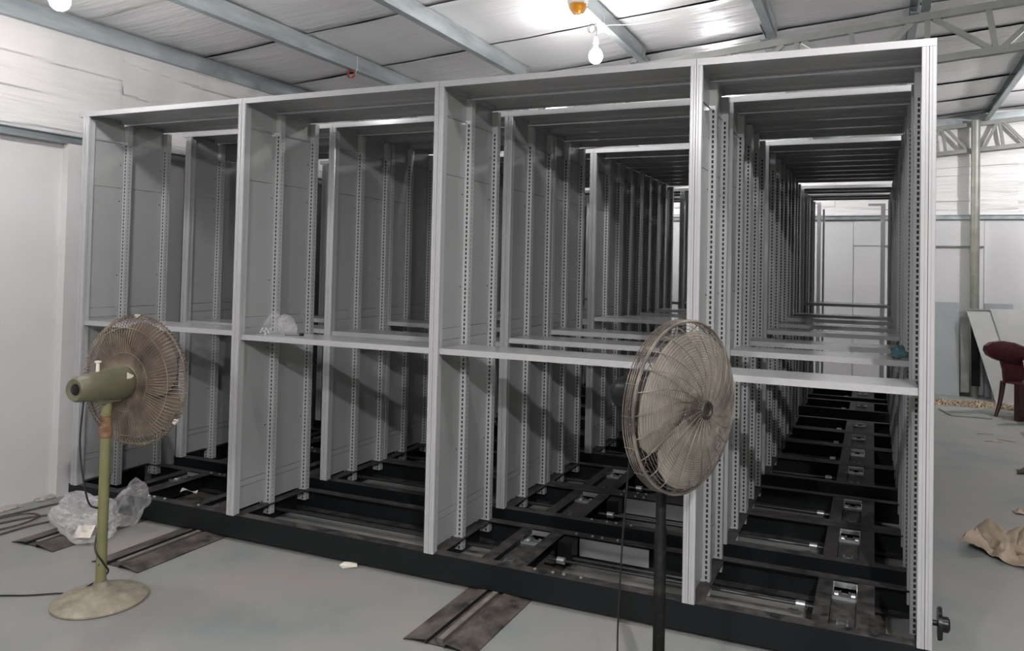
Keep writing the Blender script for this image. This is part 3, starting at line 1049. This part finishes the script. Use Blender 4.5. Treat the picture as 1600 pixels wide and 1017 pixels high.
t = thing('plastic_bag', 'crumpled clear plastic bag with a paper slip, on the floor behind the olive fan', 'bag', (.43, -.18, 0))
build('film', crumple(.175, .12, .105, 3.3, .5, 5, .008, Matrix.Translation((.06, -.085, .082)) @ Matrix.Rotation(.35, 4, 'Y')), M['film_milky'], t, False)
build('film_fold', crumple(.085, .05, .12, 8.1, .55, 5, .03, Matrix.Translation((.185, .06, .145)) @ Matrix.Rotation(.55, 4, 'Y')), M['film'], t, False)
build('film_tail', crumple(.07, .05, .025, 5.7, .5, 4, .005, Matrix.Translation((-.11, -.03, .03))), M['film_milky'], t, False)
pm_ = Matrix.Translation((.155, -.175, .065)) @ Matrix.Rotation(.35, 4, 'Z') @ Matrix.Rotation(.9, 4, 'X') @ Matrix.Rotation(-.25, 4, 'Y')
build('paper_slip', MB().grid(lambda u, v: (.10 * (u - .5), .065 * (v - .5), .006 * sin(3 * u + 1)), 6, 4).xform(pm_), M['paper'], t, label='cream paper slip')

t = thing('plastic_bag', 'small clear plastic bag of screws on the middle shelf', 'bag', (1.36, .08, 1.069))
build('film', crumple(.085, .05, .06, 1.2, .5, 5, .002, Matrix.Translation((.0, .03, .045))), M['film'], t, False)
build('film_flap', crumple(.055, .012, .055, 6.2, .4, 4, .002, Matrix.Translation((.085, .02, .05))), M['film'], t, False)
mb = MB()
rnd = random.Random(5)
for i in range(18):
    x, y_, z = rnd.uniform(-.065, -.005), rnd.uniform(-.02, .01), rnd.uniform(.006, .03)
    mb.lathe([(.003, -.006), (.003, .004), (.006, .005), (.004, .008)], 6, Matrix.Translation((x, y_, z)) @ Matrix.Rotation(rnd.uniform(0, 3), 4, 'X'))
o = build('screws', mb, M['zinc'], t)
o['kind'] = 'stuff'
t = thing('socket_key', 'small dark steel socket key lying beside the plastic bag on shelf', 'tool', (1.47, .09, 1.0735))
build('key_shaft', MB().tube([(-.03, 0, 0), (.06, .02, .002)], .0038, 8), M['wheel'], t, True)
build('key_head', MB().lathe([(.006, -.012), (.0075, -.01), (.0075, .01), (.005, .012)], 10, Matrix.Translation((.06, .02, .004)) @ Matrix.Rotation(pi / 2, 4, 'Y')), M['blackp'], t, True)
tag(build('plastic_scrap', crumple(.036, .03, .032, 2.7, .5, 4, .001, Matrix.Translation((0, 0, .026))), M['film_teal'], None, True, (4.372, .80, 1.069)), 'crumpled blue green plastic scrap on the second shelf at right', 'scrap')
t = tag(build('paper_scrap', MB().grid(lambda u, v: (.085 * (u - .5), .04 * (v - .5), .018 + .012 * sin(4 * u + 2 * v)), 8, 5), M['pinkpaper'], None, True, (.66, .215, .113), (.1, 0, .5)), 'pale scrap lying on the black base in the left bay', 'scrap')
tag(build('paper_scrap', MB().face([(-.045, 0, .002), (.0, -.028, .003), (.052, .012, .006)]).face([(-.045, 0, .002), (.052, .012, .006), (.035, .035, .018), (-.03, .02, .014)]), M['paper'], None, False, (1.955, -.02, .001)), 'folded cream paper scrap on the floor before the black base', 'scrap')

# ------------------------------------------------------------------ cables on the floor at left
cabs = [
    ('long black cable along the foot of the left wall', [(-.27, -1.1, .008), (-.22, -.55, .008), (-.17, -.2, .008), (-.13, .0, .008), (-.03, -.01, .008), (.03, -.06, .008)]),
    ('dusty cable curving over the floor just right of the wall cable', [(-.24, -1.0, .006), (-.12, -.50, .006), (-.04, -.22, .006), (.08, -.11, .006), (.18, -.10, .006)]),
    ('looped dusty cable end nearest the left edge of the photo', [(.0, -1.05, .014), (.02, -.55, .014), (.05, -.33, .014), (.0, -.20, .016), (-.11, -.23, .016), (-.15, -.42, .012), (-.10, -.62, .006)]),
    ('dusty cable bending towards the clear plastic bag', [(.1, -1.0, .006), (.09, -.48, .006), (.10, -.28, .006), (.18, -.13, .006), (.30, -.07, .006)]),
]
for lb, pts in cabs:
    tag(build('floor_cable', MB().tube(spline(pts, 8), .0055, 6), M['cable_d'], None, True), lb, 'cable', 'cables on the floor by the wall')

# ------------------------------------------------------------------ right side: chair, leaning sheets, debris
t = thing('plastic_chair', 'maroon plastic armchair at the right edge near leaning sheets', 'chair', (5.445, 6.02, 0), (0, 0, math.atan2(.63, .78)))
# local x runs along the arm towards the back of the chair, -y is the side nearer to the camera
KX = 1.0 / 786 / .70


def crop(x, y_):
    return ((x - 640) * KX, (625 - y_) / 786)


ARM = [crop(*q) for q in [(556, 88), (562, 52), (600, 24), (680, 13), (760, 28), (830, 58), (900, 92), (1010, 120), (1090, 110), (1090, 160), (1000, 170), (904, 150), (852, 148), (832, 168),
                          (800, 200), (730, 192), (668, 180), (620, 158), (575, 128)]]
SUP = [crop(*q) for q in [(672, 176), (740, 190), (826, 185), (838, 260), (850, 335), (800, 350), (725, 356), (698, 346), (690, 250)]]
for s in (0, 1):
    oy = -.50 * s

    def plate(pr, th, bulge=0.0, oy=oy):
        mb = MB()
        mb.prism([(p, q) for p, q in pr], oy - th, oy + th, 'y')
        inner = [(sum(p for p, _ in pr) / len(pr) + (p - sum(a for a, _ in pr) / len(pr)) * .8, sum(q for _, q in pr) / len(pr) + (q - sum(a for _, a in pr) / len(pr)) * .8) for p, q in pr]
        for sg in (-1, 1):
            n = len(mb.v)
            k = len(pr)
            mb.v += [(p, oy + sg * th, q) for p, q in pr] + [(p, oy + sg * (th + bulge), q) for p, q in inner]
            for i in range(k):
                j = (i + 1) % k
                mb.f.append((n + i, n + j, n + k + j, n + k + i))
            mb.f.append(tuple(n + k + i for i in range(k)))
        return mb
    build('armrest', plate(ARM, .022, .016), M['maroon'], t, True)
    build('arm_support', plate(SUP, .016, .008), M['maroon'], t, True)
    build('leg', MB().tube(spline([(.0, oy, 0), (.055, oy, .15), (.095, oy, .36)], 5), [.017 + .012 * i / 10 for i in range(11)], 10), M['maroon'], t, True)
    build('leg', MB().tube(spline([(.56, oy, 0), (.50, oy, .2), (.47, oy, .36)], 5), [.018 + .012 * i / 10 for i in range(11)], 10), M['maroon'], t, True)
build('leg', MB().prism([(-.005, -.285), (.070, -.285), (.075, -.225), (-.005, -.225)], 0, .37, 'z'), M['maroon'], t, label='broad dark front leg')
build('seat', MB().grid(lambda u, v: (.03 + .46 * u, -.50 * v, .355 - .03 * sin(pi * v) * u), 8, 8), M['maroon'], t, True)
bk = MB()
for th in (0, .014):
    bk.grid(lambda u, v, th=th: (.45 + th + .09 * u + .05 * (1 - (2 * v - 1) ** 2), -.50 * v, .37 + (.45 - .07 * (2 * v - 1) ** 4) * u), 8, 12)
build('backrest', bk, M['maroon'], t, True)


def leaner(name, label, x0, x1, top, y0, y1, matl, th=.012, lip=.0, shear=0.0, extra=None, z0=0.0):
    t = thing(name, label, 'panel', (0, 0, 0), group='sheets leaning on the back wall')
    mb = MB()

    def P(a, z, d):
        f = (z - z0) / top if top else 0
        return (a + shear * (1 - z / top), y0 + (y1 - y0) * z / top + d, z)

    def hexa(xa, xb, za, zb, d0, d1):
        n = len(mb.v)
        mb.v.extend([P(x, z, d) for z in (za, zb) for d in (d0, d1) for x in (xa, xb)])
        mb.f.extend([tuple(n + i for i in q) for q in ((0, 2, 3, 1), (4, 5, 7, 6), (0, 1, 5, 4), (2, 6, 7, 3), (0, 4, 6, 2), (1, 3, 7, 5))])
    hexa(x0, x1, z0, top, 0, .003)
    build('sheet', mb, matl, t)
    if lip:
        mb = MB()
        for a, b, c, d in ((x0, x0 + .004, z0, top), (x1 - .004, x1, z0, top), (x0, x1, top - .004, top), (x0, x1, z0, z0 + .004)):
            hexa(a, b, c, d, -lip, 0)
        build('folded_edge', mb, matl, t)
    return t


leaner('leaning_sheet', 'blue grey metal sheet leaning upright on the back wall, left of the others', 4.70, 5.225, 1.115, 7.24, 7.40, M['sheet_blue'], lip=-.02)
leaner('leaning_sheet', 'dull stained metal sheet in the gap between two leaning sheets', 5.235, 5.325, .95, 7.22, 7.29, M['dullsheet'], z0=.06)
leaner('leaning_sheet', 'dark narrow strip standing in for shadow on the column behind the slanted tray', 5.345, 5.44, .93, 7.20, 7.28, M['blackpole'], z0=.14)  # added strip, its black colour imitates the shadow over the column
leaner('leaning_sheet', 'pale grey shelf tray leaning slanted, its folded edge bright', 5.285, 5.545, 1.05, 6.96, 7.24, M['sheet_pale'], lip=.022, shear=.285)
leaner('leaning_sheet', 'grey sheet standing highest behind the slanted tray', 5.50, 5.80, 1.115, 7.34, 7.42, M['sheet_blue'], lip=-.02)
leaner('leaning_sheet', 'wide grey sheet leaning behind the maroon chair', 5.56, 6.25, 1.055, 7.22, 7.40, M['sheet_pale'])

mb = MB()
rnd = random.Random(11)
for i in range(520):
    x = rnd.uniform(4.6, 6.6)
    y_ = max(6.5, 6.86 - abs(rnd.gauss(0, .28)))
    L, a = rnd.uniform(.03, .12), rnd.uniform(0, pi)
    h = rnd.uniform(.003, .03)
    dx, dy = cos(a) * L, sin(a) * L
    wx, wy = -sin(a) * .007, cos(a) * .007
    for q in range(3):
        s0, s1 = q / 3 - .5, (q + 1) / 3 - .5
        h0, h1 = .004 + h * (1 - (2 * s0) ** 2), .004 + h * (1 - (2 * s1) ** 2)
        mb.face([(x + dx * s0 - wx, y_ + dy * s0 - wy, h0), (x + dx * s1 - wx, y_ + dy * s1 - wy, h1), (x + dx * s1 + wx, y_ + dy * s1 + wy, h1), (x + dx * s0 + wx, y_ + dy * s0 + wy, h0)])
tag(build('wood_shavings', mb, M['shaving']), 'scattered pale wood shavings along the foot of the back wall', 'shavings', kind='stuff')
tag(build('metal_strip', MB().tube([(4.93, 6.18, .008), (5.0, 5.83, .008), (5.02, 5.80, .008), (5.39, 5.81, .008)], .007, 6), M['galv_old'], None, True), 'bent thin metal strip lying on the floor before the shavings', 'strip')


def sheet_crumple(w, l, seed, amp, sub=26):
    def fn(u, v):
        x, y_ = w * (u - .5), l * (v - .5)
        p = Vector((x * 9, y_ * 9, seed))
        h = amp * abs(noise.noise(p * .7)) + amp * .45 * abs(noise.noise(p * 1.9)) + amp * .12 * noise.noise(p * 5)
        e = min(1, 6 * min(u, 1 - u, v, 1 - v))
        return (x + .05 * noise.noise(p * .6), y_ + .05 * noise.noise(p * .6 + Vector((7, 3, 1))), max(.004, h * (.3 + .7 * e) + .004))
    return MB().grid(fn, sub, sub)


t = thing('crumpled_wrapper', 'heap of crumpled brown wrapping film on the floor at right', 'wrapper', (4.96, 1.62, 0), (0, 0, -.5))
build('film_heap', sheet_crumple(.40, .34, 2.2, .16), M['wrap'], t, True)
build('film_roll', MB().tube(spline([(-.02, -.05, .05), (.10, -.10, .055), (.24, -.16, .045)], 6), [.012, .018, .022, .024, .026, .026, .025, .024, .022, .02, .018, .014, .01], 8), M['wrap'], t, True)
build('film_point', MB().tube(spline([(-.20, .03, .012), (-.12, .0, .03), (-.03, -.03, .045)], 4), [.002, .006, .010, .014, .017, .018, .018, .016, .012], 7), M['wrap'], t, True)
tag(build('dark_scrap', sheet_crumple(.15, .12, 5.1, .10, 14), M['darkscrap'], None, True, (5.34, 3.55, 0)), 'dark brown crumpled scrap on the floor at the right edge', 'scrap')
tag(build('grey_offcut', sheet_crumple(.12, .09, 9.4, .06, 12), M['wrap'], None, True, (5.13, 2.45, 0)), 'small pale crumpled offcut at the right edge above the wrapper heap', 'scrap')
t = thing('storage_box', 'blue grey box with white lid cut by the right edge', 'box', (5.75, 5.10, 0))
build('body', MB().box(-.10, .14, -.12, .12, 0, .13), M['sheet_blue'], t)
build('lid', MB().box(-.17, .16, -.14, .14, .13, .142), M['whitep'], t)
for i, (x, y_, a) in enumerate(((5.22, 4.95, .3), (5.36, 4.72, -.4), (5.25, 4.62, .1))):
    tag(build('straw_bit', MB().box(-.07, .07, -.006, .006, .001, .006), M['shaving'], None, False, (x, y_, 0), (0, 0, a)),
        ['pale straw strip on floor nearest the maroon chair', 'pale straw strip on floor next to the box', 'pale straw strip on floor, lowest of three by the box'][i], 'strip', 'straw strips on the floor at right')
